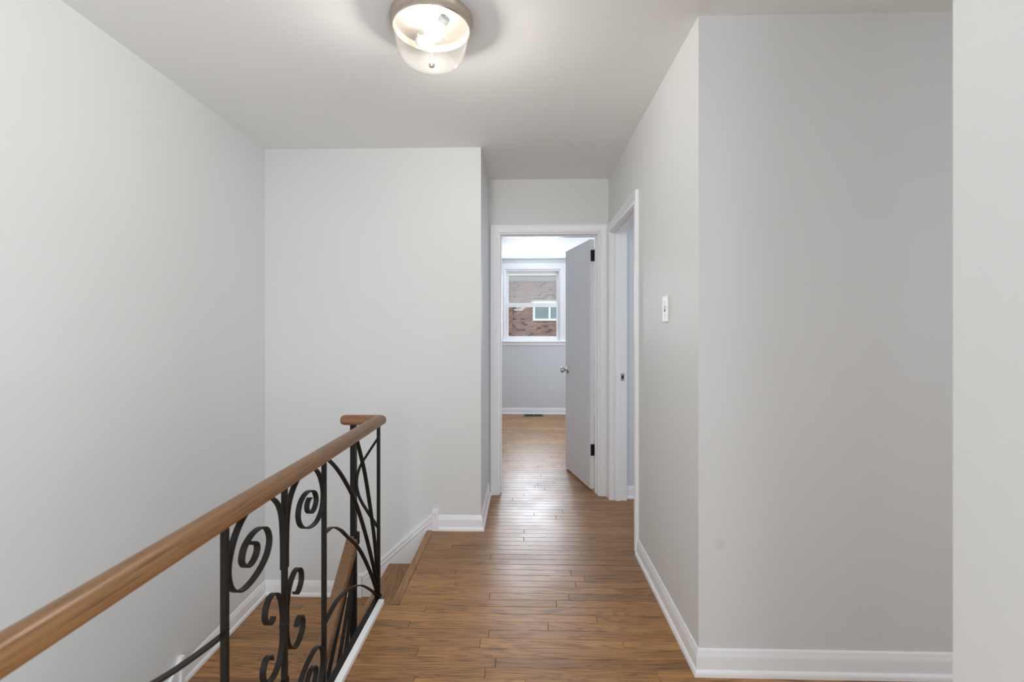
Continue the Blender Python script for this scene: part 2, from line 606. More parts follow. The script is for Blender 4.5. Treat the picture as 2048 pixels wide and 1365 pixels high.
def span_hall(y):
    if y < YC:
        return XE, 3.3
    if y < 2.212:
        return XE, XR
    if y < YS:
        return -0.582, (XR + 0.12 if RY0 - 0.06 < y else XR)
    return XH, (XR + 0.12 if RY0 - 0.06 < y < RY1 + 0.06 else XR)


# rows seen in the photograph, then the rest towards and behind the camera
y0r = 0.78
lay(floor, y0r, YD2, span_hall, 0)
lay(floor, YB, y0r, span_hall, 0, joined=True)
# the side room behind the opening
lay(floor, YC + 0.13, 3.66, lambda y: (XR + 0.12, 3.2), 0, joined=True)
# nosing strip along the top step
bm = bmesh.new()
prof = [(0.0, 0.0), (0.036, 0.0), (0.0405, -0.003), (0.043, -0.009), (0.0425, -0.016), (0.039, -0.021), (0.0, -0.021)]
for (ya, yb) in ((2.215, 2.64), (2.641, YS)):
    bm2 = bm
    a = [bm2.verts.new((-0.5825 - u, ya, v)) for u, v in prof]
    b = [bm2.verts.new((-0.5825 - u, yb, v)) for u, v in prof]
    bm2.faces.new(a); bm2.faces.new(b[::-1])
    for j in range(len(prof)):
        k = (j + 1) % len(prof)
        bm2.faces.new((a[j], a[k], b[k], b[j]))
nos = obj('nosing', bm, M_OAKY, floor, tint=0.42)
# bedroom floor: strips too small to pick apart singly
bfl = struct(boxes('floor', [((-1.9, YD2, -0.10), (1.9, YF, -0.012))], M_SUB))
lay(bfl, YD2, YF, lambda y: (-1.9, 1.9), 0, joined=True)

# landing two steps down
lnd = struct(boxes('floor', [((-1.66, 2.262, LZ - 0.1), (-0.70, YS, LZ - 0.012))], M_SUB))
lay(lnd, 2.262, YS, lambda y: (xl(y) + 0.001, -0.70), LZ)

# ------------------------------------------------------------------ steps
st = tag(empty('staircase', (-1.1, 2.2, LZ)), 'brown oak step with risers between the hall floor and the landing', 'stairs')
def tread(bm_, x0, x1, y0, y1, z, nose):
    """nose: 'x' rounds the -x edge, 'y' rounds the -y edge"""
    r = [(0.0, 0.0), (-0.004, -0.001), (-0.009, -0.006), (-0.0105, -0.013), (-0.009, -0.02), (-0.004, -0.0255), (0, -0.0265)]
    if nose == 'x':
        pts = [(x1, y0, z)] + [(x0 + 0.0105 + u, y0, z + v) for u, v in r] + [(x1, y0, z - 0.0265)]
        prism(bm_, pts, (0, 0, 0), (0, y1 - y0, 0))
    else:
        pts = [(x0, y1, z)] + [(x0, y0 + 0.0105 + u, z + v) for u, v in r] + [(x0, y1, z - 0.0265)]
        prism(bm_, pts, (0, 0, 0), (x1 - x0, 0, 0))
bm = bmesh.new(); tread(bm, -0.868, -0.618, 2.215, YS, -0.215, 'x'); obj('tread', bm, M_OAKY, st, tint=0.28)
boxes('riser', [((-0.618, 2.215, -0.215), (-0.606, YS, -0.021))], M_OAKY, st, tint=0.35)
boxes('riser', [((-0.845, 2.262, LZ), (-0.833, YS, -0.2415))], M_OAKY, st, tint=0.35)
RUN, RISE = 0.24, 0.215
bm = bmesh.new(); tread(bm, -1.655, -0.70, 2.225, 2.262, LZ, 'y'); obj('nosing', bm, M_OAKX, lnd, tint=0.5)
for k in range(1, 10):
    z = LZ - k * RISE
    ya = 2.25 - k * RUN
    bm = bmesh.new(); tread(bm, -1.60, -0.70, ya - 0.02, ya + RUN, z, 'y'); obj('tread', bm, M_OAKX, lnd, tint=rnd.random())
    boxes('riser', [((-1.60, ya + RUN, z), (-0.70, ya + RUN + 0.012, z + RISE - 0.0265))], M_OAKX, lnd, tint=rnd.random())
# floor framing end that faces the steps
struct(boxes('trim_1', [((-0.70, 2.212, LZ), (-0.606, 2.224, -0.022))], M_TRIM))

# ------------------------------------------------------------------ baseboards, casings
BASE = [(0, 0), (0.021, 0), (0.021, 0.008), (0.0195, 0.015), (0.0155, 0.0205), (0.0115, 0.023), (0.0115, 0.066),
        (0.0105, 0.072), (0.0075, 0.079), (0.0065, 0.086), (0.005, 0.0915), (0.0025, 0.095), (0, 0.0955)]


def baseboard(name, pts, parent=None):
    bm = bmesh.new()
    sweep(bm, pts, BASE, (0, 0, 1))
    o = obj(name, bm, M_TRIM, parent, smooth=35)
    return struct(o) if not parent else o


CW = 0.062
CAS = [(0, 0), (0.0, 0.009), (0.003, 0.012), (0.010, 0.012), (0.012, 0.010), (0.040, 0.0125), (0.050, 0.017), (0.059, 0.018), (CW, 0.015), (CW, 0)]

# u = vaxis x tangent, so the room must lie to the left of the walking direction
baseboard('baseboard_right', [(3.3, YC, 0), (XR, YC, 0), (XR, RY0 - CW - 0.003, 0)])
baseboard('baseboard_hall', [(XH, YD, 0), (XH, YS, 0), (-0.546, YS, 0)])
baseboard('baseboard_bedroom', [(1.9, YF, 0), (-1.9, YF, 0)])
baseboard('baseboard_side_room', [(3.2, 3.66, 0), (XR + 0.12, 3.66, 0)])
baseboard('baseboard_landing', [(-1.058, YS, LZ), (xl(YS), YS, LZ), (xl(2.262), 2.262, LZ)])


def casing(name, path, vax, w=CW, parent=None, mat=None):
    bm = bmesh.new()
    k = w / CW
    sweep(bm, path, [(u * k, v) for u, v in CAS], vax)
    return obj(name, bm, mat or M_TRIM, parent, smooth=35)


# sloping skirt beside the steps, with its cap moulding and end blocks
tr = struct(boxes('trim_2', [((-0.587, YS - 0.024, 0), (-0.546, YS, 0.104)), ((-0.587, YS - 0.026, 0.104), (-0.546, YS, 0.132))], M_TRIM, bev=0.0015))
boxes('end_block', [((-1.061, YS - 0.024, LZ), (-1.036, YS, -0.285))], M_TRIM, tr, bev=0.0015)
bm = bmesh.new()
prism(bm, [(-1.036, YS, LZ + 0.0), (-1.036, YS, -0.29), (-0.587, YS, 0.108), (-0.587, YS, 0.0), (-0.62, YS, -0.02), (-0.62, YS, -0.215),
           (-0.845, YS, -0.215), (-0.845, YS, LZ)], (0, 0, 0), (0, -0.009, 0))
obj('skirt_board', bm, M_TRIM, tr)
bm = bmesh.new()
sweep(bm, [(-1.040, YS, -0.296), (-0.584, YS, 0.108)], [(0, 0), (0, 0.014), (-0.004, 0.018), (-0.012, 0.018), (-0.014, 0.013), (-0.026, 0.013), (-0.03, 0.016), (-0.036, 0.014), (-0.038, 0.009), (-0.038, 0)], (0, -1, 0))
obj('skirt_cap', bm, M_TRIM, tr, smooth=35)
# the same along the lower flight on the left wall
xb = xl(2.25)
tr3 = struct(boxes('trim_3', [((xb, 2.236, LZ - 0.02), (xb + 0.024, 2.262, -0.283))], M_TRIM, bev=0.0015))
sl = RISE / RUN
bm = bmesh.new()
prism(bm, [(xb, 2.24, -0.30), (xb, 2.24, -0.62), (xb + 0.05, 0.2, -0.62 - 2.04 * sl), (xb + 0.05, 0.2, -0.30 - 2.04 * sl)], (0.0, 0, 0), (0.012, 0, 0))
obj('skirt_board', bm, M_TRIM, tr3)
bm = bmesh.new()
prism(bm, [(xb + 0.012, 2.24, -0.288), (xb + 0.012, 2.24, -0.318), (xb + 0.062, 0.2, -0.318 - 2.04 * sl), (xb + 0.062, 0.2, -0.288 - 2.04 * sl)], (0.0, 0, 0), (0.008, 0, 0))
obj('skirt_cap', bm, M_TRIM, tr3)

# white curb along the stairwell edge
bm = bmesh.new()
cp = [(0, -0.11), (0.028, -0.11), (0.028, 0.014), (0.0255, 0.0175), (0.003, 0.0175), (0.0, 0.014)]
a = [bm.verts.new((-0.681 + u, YB, v if i != 1 else -0.01)) for i, (u, v) in enumerate(cp)]
bm.free()
struct(boxes('trim_4', [((-0.6805, YB, -0.0125), (-0.6545, 2.226, 0.0185))], M_TRIM, bev=0.002))

# door frame to the bedroom: casing, jambs, stops
fr = struct(casing('trim_5', [(DL - 0.011, YD, 0), (DL - 0.011, YD, DH + 0.011), (DR + 0.011, YD, DH + 0.011), (DR + 0.011, YD, 0)], (0, -1, 0)))
boxes('jamb', [((DL - 0.02, YD - 0.001, 0), (DL, YD2 + 0.002, DH + 0.02)), ((DR, YD - 0.001, 0), (DR + 0.02, YD2 + 0.002, DH + 0.02)),
               ((DL, YD - 0.001, DH), (DR, YD2 + 0.002, DH + 0.02))], M_TRIM, fr, bev=0.001)
boxes('stop', [((DL, YD + 0.045, 0), (DL + 0.011, YD + 0.082, DH)), ((DR - 0.011, YD + 0.045, 0), (DR, YD + 0.082, DH)),
               ((DL + 0.011, YD + 0.045, DH - 0.011), (DR - 0.011, YD + 0.082, DH))], M_TRIM, fr, bev=0.001)
casing('casing_bedroom_side', [(DR + 0.011, YD2, 0), (DR + 0.011, YD2, DH + 0.011), (DL - 0.011, YD2, DH + 0.011), (DL - 0.011, YD2, 0)], (0, 1, 0), parent=fr)

# frame of the opening in the right wall
f2 = struct(casing('trim_6', [(XR, RY1 + 0.004, 0), (XR, RY1 + 0.004, RH + 0.004), (XR, RY0 - 0.004, RH + 0.004), (XR, RY0 - 0.004, 0)], (-1, 0, 0)))
boxes('jamb', [((XR - 0.001, RY0 - 0.02, 0), (XR + 0.122, RY0, RH + 0.02)), ((XR - 0.001, RY1, 0), (XR + 0.122, RY1 + 0.02, RH + 0.02)),
               ((XR - 0.001, RY0, RH), (XR + 0.122, RY1, RH + 0.02))], M_TRIM, f2, bev=0.001)
boxes('stop', [((XR + 0.035, RY0, 0), (XR + 0.072, RY0 + 0.011, RH)), ((XR + 0.035, RY1 - 0.011, 0), (XR + 0.072, RY1, RH)),
               ((XR + 0.035, RY0 + 0.011, RH - 0.011), (XR + 0.072, RY1 - 0.011, RH))], M_TRIM, f2, bev=0.001)
sp = boxes('strike_plate', [((XR + 0.074, RY1 - 0.0018, 0.895), (XR + 0.102, RY1, 0.952))], M_STEEL, f2, bev=0.0006)
boxes('latch_hole', [((XR + 0.081, RY1 - 0.0022, 0.911), (XR + 0.095, RY1 - 0.001, 0.937))], M_BLACK, sp)

# ------------------------------------------------------------------ bedroom door, standing open
H1, F1 = Vector((0.521, 3.826, 0)), Vector((0.378, 4.43, 0))
dd = (F1 - H1).normalized()
nn = Vector((dd.y, -dd.x, 0))      # away from the face we see
DT = 0.034
door = tag(empty('door_1', (0.55, 3.83, 0.012)), 'grey bedroom door standing open with black hinges and a round knob', 'door')
door['kind'] = 'structure'
bm = bmesh.new()
prism(bm, [H1, F1, F1 + nn * DT, H1 + nn * DT], (0, 0, 0.014), (0, 0, 1.998))
bmesh.ops.bevel(bm, geom=bm.edges[:], offset=0.0015, segments=1, affect='EDGES')
obj('door_leaf', bm, M_DOOR, door)
for hz in (1.868, 0.322):
    hb = bmesh.new()
    c0 = H1 + nn * 0.004 - dd * 0.0022
    prism(hb, [c0, c0 + nn * 0.031, c0 + nn * 0.031 + dd * 0.0022, c0 + dd * 0.0022], (0, 0, hz - 0.045), (0, 0, hz + 0.045))
    h = obj('hinge', hb, M_HINGE, door)
    kb = bmesh.new()
    kc = H1 + nn * 0.0365 - dd * 0.006
    for k in range(5):
        lathe(kb, [(0, 0), (0.0055, 0), (0.0055, 0.0168), (0, 0.0168)], (kc.x, kc.y, hz - 0.045 + k * 0.0182), seg=12)
    lathe(kb, [(0, 0), (0.0035, 0), (0.0045, 0.004), (0.0025, 0.009), (0, 0.01)], (kc.x, kc.y, hz + 0.0455), seg=12)
    obj('hinge_knuckle', kb, M_HINGE, h, smooth=40)
    pb = boxes('jamb_leaf', [((DR - 0.0018, YD2 - 0.035, hz - 0.045), (DR, YD2 + 0.001, hz + 0.045))], M_HINGE, h)
kn = F1 - dd * 0.065
KP = [(0, 0), (0.031, 0), (0.032, 0.003), (0.029, 0.008), (0.014, 0.011), (0.011, 0.016), (0.011, 0.03), (0.016, 0.035), (0.024, 0.041),
      (0.0275, 0.05), (0.026, 0.059), (0.02, 0.065), (0.008, 0.0675), (0, 0.068)]
kb = bmesh.new(); lathe(kb, KP, (kn.x, kn.y, 0.916), -nn, 28); obj('doorknob', kb, M_CHROME, door, smooth=50)
kb = bmesh.new(); lathe(kb, KP, (kn.x + nn.x * DT, kn.y + nn.y * DT, 0.916), nn, 28); obj('doorknob', kb, M_CHROME, door, smooth=50)
boxes('latch_plate', [((F1.x + nn.x * DT / 2 - 0.006, F1.y - 0.006, 0.89), (F1.x + nn.x * DT / 2 + 0.006, F1.y + 0.0015, 0.945))], M_STEEL, door)

# ------------------------------------------------------------------ bedroom window
win = struct(casing('window_1', [(WX0 + 0.012, YF, 1.112), (WX0 + 0.012, YF, WZ1 - 0.012), (WX1 - 0.012, YF, WZ1 - 0.012), (WX1 - 0.012, YF, 1.112)], (0, -1, 0), w=0.085))
boxes('window_jamb', [((WX0, YF - 0.001, WZ0), (WX0 + 0.02, YF + 0.19, WZ1)), ((WX1 - 0.02, YF - 0.001, WZ0), (WX1, YF + 0.19, WZ1)),
                      ((WX0 + 0.02, YF - 0.001, WZ1 - 0.02), (WX1 - 0.02, YF + 0.19, WZ1)), ((WX0 + 0.02, YF + 0.012, WZ0), (WX1 - 0.02, YF + 0.19, WZ0 + 0.018))], M_TRIM, win, bev=0.001)
boxes('window_stop', [((WX0 + 0.02, YF + 0.012, WZ0 + 0.018), (WX0 + 0.035, YF + 0.03, WZ1 - 0.02)), ((WX1 - 0.035, YF + 0.012, WZ0 + 0.018), (WX1 - 0.02, YF + 0.03, WZ1 - 0.02)),
                      ((WX0 + 0.035, YF + 0.012, WZ1 - 0.04), (WX1 - 0.035, YF + 0.03, WZ1 - 0.02))], M_TRIM, win, bev=0.001)
boxes('window_stool', [((WX0 - 0.10, YF - 0.045, 1.094), (WX1 + 0.10, YF + 0.012, 1.112))], M_TRIM, win, bev=0.004)
boxes('window_apron', [((WX0 - 0.075, YF - 0.015, 1.046), (WX1 + 0.075, YF, 1.094))], M_TRIM, win, bev=0.003)


def sash(name, x0, x1, z0, z1, y0, y1, st_w, top, bot, pane_mat):
    bm = bmesh.new()
    box(bm, (x0, y0, z0), (x0 + st_w, y1, z1), 0.002)
    box(bm, (x1 - st_w, y0, z0), (x1, y1, z1), 0.002)
    box(bm, (x0 + st_w, y0 + 0.001, z1 - top), (x1 - st_w, y1, z1), 0.002)
    box(bm, (x0 + st_w, y0 + 0.001, z0), (x1 - st_w, y1, z0 + bot), 0.002)
    s = obj(name, bm, M_VINYL, win)
    ym = (y0 + y1) / 2
    boxes('pane', [((x0 + st_w - 0.004, ym - 0.002, z0 + bot - 0.004), (x1 - st_w + 0.004, ym + 0.002, z1 - top + 0.004))], pane_mat, s)
    return s


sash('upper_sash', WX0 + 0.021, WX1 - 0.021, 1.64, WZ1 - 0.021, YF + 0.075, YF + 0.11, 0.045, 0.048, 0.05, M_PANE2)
ls = sash('lower_sash', WX0 + 0.036, WX1 - 0.036, WZ0 + 0.019, 1.69, YF + 0.032, YF + 0.068, 0.032, 0.064, 0.075, M_PANE)
boxes('sash_lock', [((0.10, YF + 0.04, 1.690), (0.15, YF + 0.06, 1.705))], M_VINYL, ls, bev=0.003)

# ------------------------------------------------------------------ ceiling light
LX, LY = -0.347, 1.787
lamp = tag(empty('ceiling_light', (LX, LY, CZ)), 'round flush ceiling light with nickel pan and clear glass bowl over the stairs', 'ceiling light')
bm = bmesh.new()
lathe(bm, [(0, 0), (0.150, 0), (0.153, -0.004), (0.152, -0.012), (0.148, -0.018), (0.1475, -0.030), (0.1465, -0.040), (0.143, -0.044), (0.1395, -0.043), (0.1385, -0.038),
           (0.135, -0.02), (0.12, -0.012), (0.03, -0.010), (0, -0.010)], (LX, LY, CZ), seg=64)
obj('pan', bm, M_NICKEL, lamp, smooth=35)
bm = bmesh.new()
outer = [(0.1375, -0.036), (0.139, -0.042), (0.1385, -0.05), (0.135, -0.075), (0.130, -0.10), (0.124, -0.125), (0.117, -0.143), (0.106, -0.1545), (0.090, -0.160), (0.05, -0.1625), (0.004, -0.163)]
inner = [(0.004, -0.160), (0.05, -0.1595), (0.089, -0.157), (0.104, -0.1515), (0.114, -0.1405), (0.121, -0.124), (0.127, -0.10), (0.132, -0.075), (0.1355, -0.05), (0.1355, -0.042), (0.1345, -0.036)]
lathe(bm, outer + inner + [outer[0]], (LX, LY, CZ), seg=64)
obj('glass_bowl', bm, M_BOWL, lamp, smooth=60)
bm = bmesh.new()
lathe(bm, [(0, -0.145), (0.003, -0.145), (0.003, -0.163), (0.0085, -0.163), (0.011, -0.166), (0.011, -0.176), (0.008, -0.181), (0, -0.182)], (LX, LY, CZ), seg=24)
fin = obj('finial', bm, M_NICKEL, lamp, smooth=40)
bm = bmesh.new()
lathe(bm, [(0, -0.010), (0.003, -0.010), (0.003, -0.15), (0, -0.15)], (LX, LY, CZ), seg=10)
obj('centre_rod', bm, M_NICKEL, lamp, smooth=40)
for sgn in (-1, 1):
    ax = Vector((-sgn * 0.56, 0.62 * sgn, -0.42)).normalized()
    base = Vector((LX + sgn * 0.060, LY - 0.066 * sgn, CZ - 0.042))
    bm = bmesh.new()
    lathe(bm, [(0, -0.004), (0.018, -0.004), (0.0195, 0), (0.0195, 0.022), (0.0175, 0.03), (0, 0.03)], base, ax, 20)
    sk = obj('lamp_socket', bm, M_PLASTIC, lamp, smooth=40)
    bm = bmesh.new()
    p0 = base - ax * 0.004
    sweep(bm, spline([p0, p0 - ax * 0.008 + Vector((0, 0, 0.004)), p0 - ax * 0.01 + Vector((0, 0, 0.016)), (p0.x + sgn * 0.004, p0.y, CZ - 0.012)], 4),
          [(0.0012 * math.cos(t), 0.0012 * math.sin(t)) for t in [k * math.pi / 3 for k in range(6)]], (0, 1, 0))
    obj('lamp_wire', bm, M_PLASTIC, sk)
    bm = bmesh.new()
    lathe(bm, [(0, 0.03), (0.012, 0.03), (0.0125, 0.036), (0.018, 0.046), (0.022, 0.056), (0.0235, 0.066), (0.022, 0.077), (0.017, 0.086), (0.009, 0.0915), (0, 0.093)], base, ax, 24)
    obj('bulb', bm, M_BULBGLASS, lamp, smooth=50)

# ------------------------------------------------------------------ iron railing with its oak handrail
RX = -0.694
RB, RT = 0.829, 0.873
rail = tag(empty('stair_railing', (RX, 2.268, 0)), 'black wrought iron railing with scrolls and oak handrail along the stairwell edge', 'railing')
HP = [(-0.024, 0), (0.024, 0), (0.0265, 0.004), (0.028, 0.012), (0.0275, 0.022), (0.0245, 0.031), (0.018, 0.038), (0.009, 0.0425), (0, 0.044),
      (-0.009, 0.0425), (-0.018, 0.038), (-0.0245, 0.031), (-0.0275, 0.022), (-0.028, 0.012), (-0.0265, 0.004)]
hx = -0.690
bm = bmesh.new()
cy = 2.256
m0 = len(bm.verts)
sweep(bm, [(hx, -0.9, RB), (hx, -0.892, RB), (hx, -0.87, RB), (hx, cy, RB)], HP, (0, 0, 1), scale=[0.55, 0.85, 1, 1])
# mitre the far end at 45 degrees
for v in bm.verts:
    if abs(v.co.y - cy) < 1e-5:
        v.co.y += (v.co.x - hx)
obj('handrail', bm, M_RAIL, rail, smooth=40, tint=0.5)
bm = bmesh.new()
sweep(bm, [(hx, cy, RB), (-0.846, cy, RB), (-0.862, cy, RB), (-0.8685, cy, RB)], HP, (0, 0, 1), scale=[1, 1, 0.86, 0.55])
for v in bm.verts:
    if abs(v.co.x - hx) < 1e-5:
        v.co.x += (v.co.y - cy)
obj('handrail_return', bm, M_RAILX, rail, smooth=40, tint=0.55)


def bar(name, x, y, z0, z1, a, parent):
    h = a / 2
    return boxes(name, [((x - h, y - h, z0), (x + h, y + h, z1))], M_IRON, parent, bev=0.0006)


boxes('bottom_rail', [((RX - 0.0135, -0.88, 0.004), (RX + 0.0135, 2.275, 0.016))], M_IRON, rail, bev=0.001)
YA, YBB, YCC, YDD = 2.266, 1.645, 1.371, 1.094
for y in (YA, YBB, YCC, YDD, 0.47, 0.195, -0.08, -0.70):
    bar('baluster', RX, y, 0.014, RB + 0.006, 0.0142, rail)
nw = bar('newel_post', -0.816, 2.272, LZ, RB + 0.006, 0.0255, rail)
bar('newel_foot', -0.816, 2.272, LZ, LZ + 0.008, 0.05, nw)

FLAT = [(-0.0024, -0.008), (0.0024, -0.008), (0.0024, 0.008), (-0.0024, 0.008)]


def strip(name, pts, parent, per=7, x=RX, flip=None):
    """flat iron strip in the plane of the railing; pts are (y, z); flip mirrors about y = flip"""
    q = [(x, (2 * flip - y) if flip is not None else y, z) for y, z in pts]
    bm = bmesh.new()
    sweep(bm, spline(q, per), FLAT, (1, 0, 0))
    return obj(name, bm, M_IRON, parent, smooth=40)


# sprays of curved bars springing from the foot of the end baluster
FAN = [
    [(1.652, 0.835), (1.75, 0.768), (1.845, 0.684), (1.954, 0.567), (2.063, 0.408), (2.165, 0.232), (2.232, 0.10), (2.262, 0.016)],
    [(1.652, 0.570), (1.715, 0.562), (1.79, 0.522), (1.86, 0.467), (1.99, 0.362), (2.12, 0.215), (2.21, 0.09), (2.255, 0.016)],
    [(1.652, 0.258), (1.76, 0.272), (1.88, 0.25), (2.01, 0.196), (2.13, 0.115), (2.21, 0.05), (2.245, 0.016)],
    [(1.962, 0.834), (2.02, 0.74), (2.075, 0.64), (2.144, 0.472), (2.205, 0.30), (2.245, 0.13), (2.262, 0.03)],
]
for f in FAN:
    strip('curved_bar', f, rail)
# nearer panel: bars that sweep up from the scroll panel towards the camera
strip('curved_bar', [(1.088, 0.572), (1.0, 0.586), (0.884, 0.612), (0.74, 0.665), (0.6, 0.75), (0.5, 0.834)], rail)
strip('curved_bar', [(1.088, 0.30), (0.96, 0.27), (0.8, 0.21), (0.63, 0.11), (0.5, 0.016)], rail)

ARCH = [(1.362, 0.585), (1.3615, 0.66), (1.354, 0.738), (1.332, 0.785), (1.29, 0.819), (1.245, 0.830), (1.20, 0.826), (1.158, 0.806), (1.125, 0.768), (1.106, 0.715),
        (1.116, 0.666), (1.148, 0.639), (1.188, 0.634), (1.235, 0.645), (1.272, 0.668), (1.288, 0.703), (1.275, 0.738), (1.243, 0.755), (1.205, 0.754), (1.172, 0.737),
        (1.160, 0.708), (1.176, 0.685), (1.202, 0.681), (1.224, 0.695), (1.228, 0.716), (1.213, 0.731), (1.204, 0.729)]
MID = 0.425
for f in (None, YCC):
    strip('scroll', ARCH, rail, 6, flip=f)
    strip('scroll', [(y, 2 * MID - z) for y, z in ARCH], rail, 6, flip=f)
CS = [(1.432, 0.482), (1.444, 0.472), (1.462, 0.478), (1.476, 0.500), (1.472, 0.527), (1.452, 0.545), (1.425, 0.542), (1.399, 0.518), (1.384, 0.475), (1.3815, MID),
      (1.384, 0.378), (1.399, 0.340), (1.425, 0.318), (1.455, 0.318), (1.480, 0.336), (1.486, 0.365), (1.472, 0.388), (1.452, 0.386), (1.443, 0.370)]
for f in (None, YCC):
    strip('small_scroll', CS, rail, 6, flip=f)
boxes('collar', [((RX - 0.009, YCC - 0.014, MID - 0.009), (RX + 0.009, YCC + 0.014, MID + 0.009))], M_IRON, rail, bev=0.001)
# the same scroll panel again, nearer than the frame shows
for yc in (0.195,):
    for f in (None, YCC):
        q = [((2 * YCC - y) if f else y, z) for y, z in ARCH]
        strip('scroll', [(y - YCC + yc, z) for y, z in q], rail, 5)
# bowed bar between the end baluster and the newel
bm = bmesh.new()
sweep(bm, spline([(-0.699, 2.27, 0.757), (-0.745, 2.27, 0.688), (-0.786, 2.27, 0.618), (-0.8005, 2.27, 0.545), (-0.786, 2.27, 0.474), (-0.745, 2.27, 0.404), (-0.699, 2.27, 0.335)], 6), [(-0.0055, -0.0055), (0.0055, -0.0055), (0.0055, 0.0055), (-0.0055, 0.0055)], (0, 1, 0))
obj('bowed_bar', bm, M_IRON, rail, smooth=40)

# railing of the lower flight
lr = tag(empty('lower_stair_railing', (-0.816, 2.262, LZ)), 'oak handrail and black iron bars sloping down from the newel post beside the landing', 'railing')
LXr = -0.816
SL = 0.90
y1, z1 = 2.256, 0.296
y2 = 0.5
z2 = z1 - (y1 - y2) * SL


def zl(y, off=0.0):
    return z1 - (y1 - y) * SL + off


bm = bmesh.new()
hp = [(-0.027, 0.0), (0.027, 0.0), (0.029, 0.008), (0.029, 0.028), (0.024, 0.036), (-0.024, 0.036), (-0.029, 0.028), (-0.029, 0.008)]
prism(bm, [(LXr + u, y1, z1 - 0.036 / math.cos(math.atan(SL)) + v * 1.36) for u, v in hp], (0, 0, 0), (0, y2 - y1, z2 - z1))
obj('handrail', bm, M_RAIL, lr, tint=0.35)
for nm, off, t in (('rail_channel', -0.062, 0.012), ('bottom_bar', -0.60, 0.014)):
    bm = bmesh.new()
    prism(bm, [(LXr - 0.0125, y1, zl(y1, off)), (LXr + 0.0125, y1, zl(y1, off)), (LXr + 0.0125, y1, zl(y1, off) + t), (LXr - 0.0125, y1, zl(y1, off) + t)], (0, 0, 0), (0, y2 - y1, z2 - z1))
    obj(nm, bm, M_IRON, lr)
yy = 1.76
while yy > 0.55:
    bar('baluster', LXr, yy, zl(yy, -0.60), zl(yy, -0.05), 0.0132, lr)
    yy -= 0.125
for pts in ([(2.259, 0.19), (2.218, 0.134), (2.103, -0.007), (1.984, -0.154), (1.88, -0.31), (1.80, -0.47), (1.765, -0.70)],
            [(2.260, 0.14), (2.244, 0.085), (2.162, -0.065), (2.069, -0.215), (1.98, -0.37), (1.93, -0.585)],
            [(2.262, 0.09), (2.258, 0.031), (2.206, -0.115), (2.15, -0.239), (2.11, -0.33), (2.09, -0.43)]):
    strip('curved_bar', pts, lr, x=LXr)
boxes('rail_bracket', [((LXr + 0.010, 2.246, 0.262), (LXr + 0.0335, 2.262, 0.318))], M_IRON, lr, bev=0.001)

# ------------------------------------------------------------------ switch plate
sw = empty('light_switch', (XR, 2.205, 1.37))
tag(sw, 'white toggle light switch plate on the hall wall before the doorway', 'light switch')
boxes('plate', [((XR - 0.006, 2.166, 1.311), (XR, 2.246, 1.431))], M_PLASTIC, sw, bev=0.0025)
boxes('toggle', [((XR - 0.016, 2.202, 1.368), (XR - 0.004, 2.210, 1.382))], M_PLASTIC, sw, bev=0.001)
boxes('toggle_slot', [((XR - 0.0065, 2.2, 1.358), (XR - 0.0055, 2.212, 1.384))], M_BLACK, sw)
for z in (1.341, 1.401):
    bm = bmesh.new(); lathe(bm, [(0, 0), (0.0032, 0), (0.0026, 0.0014), (0, 0.0016)], (XR - 0.006, 2.206, z), (-1, 0, 0), 12); obj('screw', bm, M_STEEL, sw)

# ------------------------------------------------------------------ floor register
rg = tag(empty('floor_register', (0.133, 7.18, 0)), 'brown metal floor register below the bedroom window', 'floor vent')
bm = bmesh.new()
for lo, hi in (((-0.012, 7.09, 0), (0.278, 7.115, 0.006)), ((-0.012, 7.225, 0), (0.278, 7.25, 0.006)), ((-0.012, 7.115, 0), (0.02, 7.225, 0.006)), ((0.246, 7.115, 0), (0.278, 7.225, 0.006)), ((0.127, 7.115, 0), (0.139, 7.225, 0.006))):
    box(bm, lo, hi)
obj('register_frame', bm, M_BRONZE, rg)
boxes('duct_opening', [((0.02, 7.115, 0.0003), (0.246, 7.225, 0.001))], M_BLACK, rg)
for k in range(12):
    x = 0.03 + k * 0.0185
    boxes('louvre', [((x, 7.115, 0.001), (x + 0.005, 7.225, 0.006))], M_BRONZE, rg)

# ------------------------------------------------------------------ house next door, seen through the bedroom window
NY = 18.5
PXN = NY / 960


def nx(px):
    return (px - 1049) * PXN


def nz(py):
    return CAM_H + (661 - py) * PXN


nb = tag(empty('neighbour_house', (0, NY, -3)), 'red brick house next door with white sliding window, seen through the bedroom window', 'house')
NW0, NW1, NZ0, NZ1 = nx(1066), nx(1166), nz(642), nz(603)
NT = nz(560)
boxes('wall_core', [((-6, NY, -3), (NW0, NY + 3, NT)), ((NW1, NY, -3), (7, NY + 3, NT)), ((NW0, NY, -3), (NW1, NY + 3, NZ0)), ((NW0, NY, NZ1), (NW1, NY + 3, NT)),
                    ((NW0, NY + 0.3, NZ0), (NW1, NY + 3, NZ1))], M_MORTAR, nb)
BH, BP, MJ = 0.0711, 0.1754, 0.011
PX = nx(1025)           # the pilaster ends here
joined, jt, count = bmesh.new(), [], 0
special = {}


def brick(bm_, x0, x1, z0, z1, y0):
    b = 0.003
    a = [bm_.verts.new(p) for p in ((x0, NY + 0.002, z0), (x1, NY + 0.002, z0), (x1, NY + 0.002, z1), (x0, NY + 0.002, z1))]
    c = [bm_.verts.new(p) for p in ((x0, y0 + b, z0), (x1, y0 + b, z0), (x1, y0 + b, z1), (x0, y0 + b, z1))]
    d = [bm_.verts.new(p) for p in ((x0 + b, y0, z0 + b), (x1 - b, y0, z0 + b), (x1 - b, y0, z1 - b), (x0 + b, y0, z1 - b))]
    for p, q in ((a, c), (c, d)):
        for i in range(4):
            j = (i + 1) % 4
            bm_.faces.new((p[i], p[j], q[j], q[i]))
    bm_.faces.new(d)
    return 12


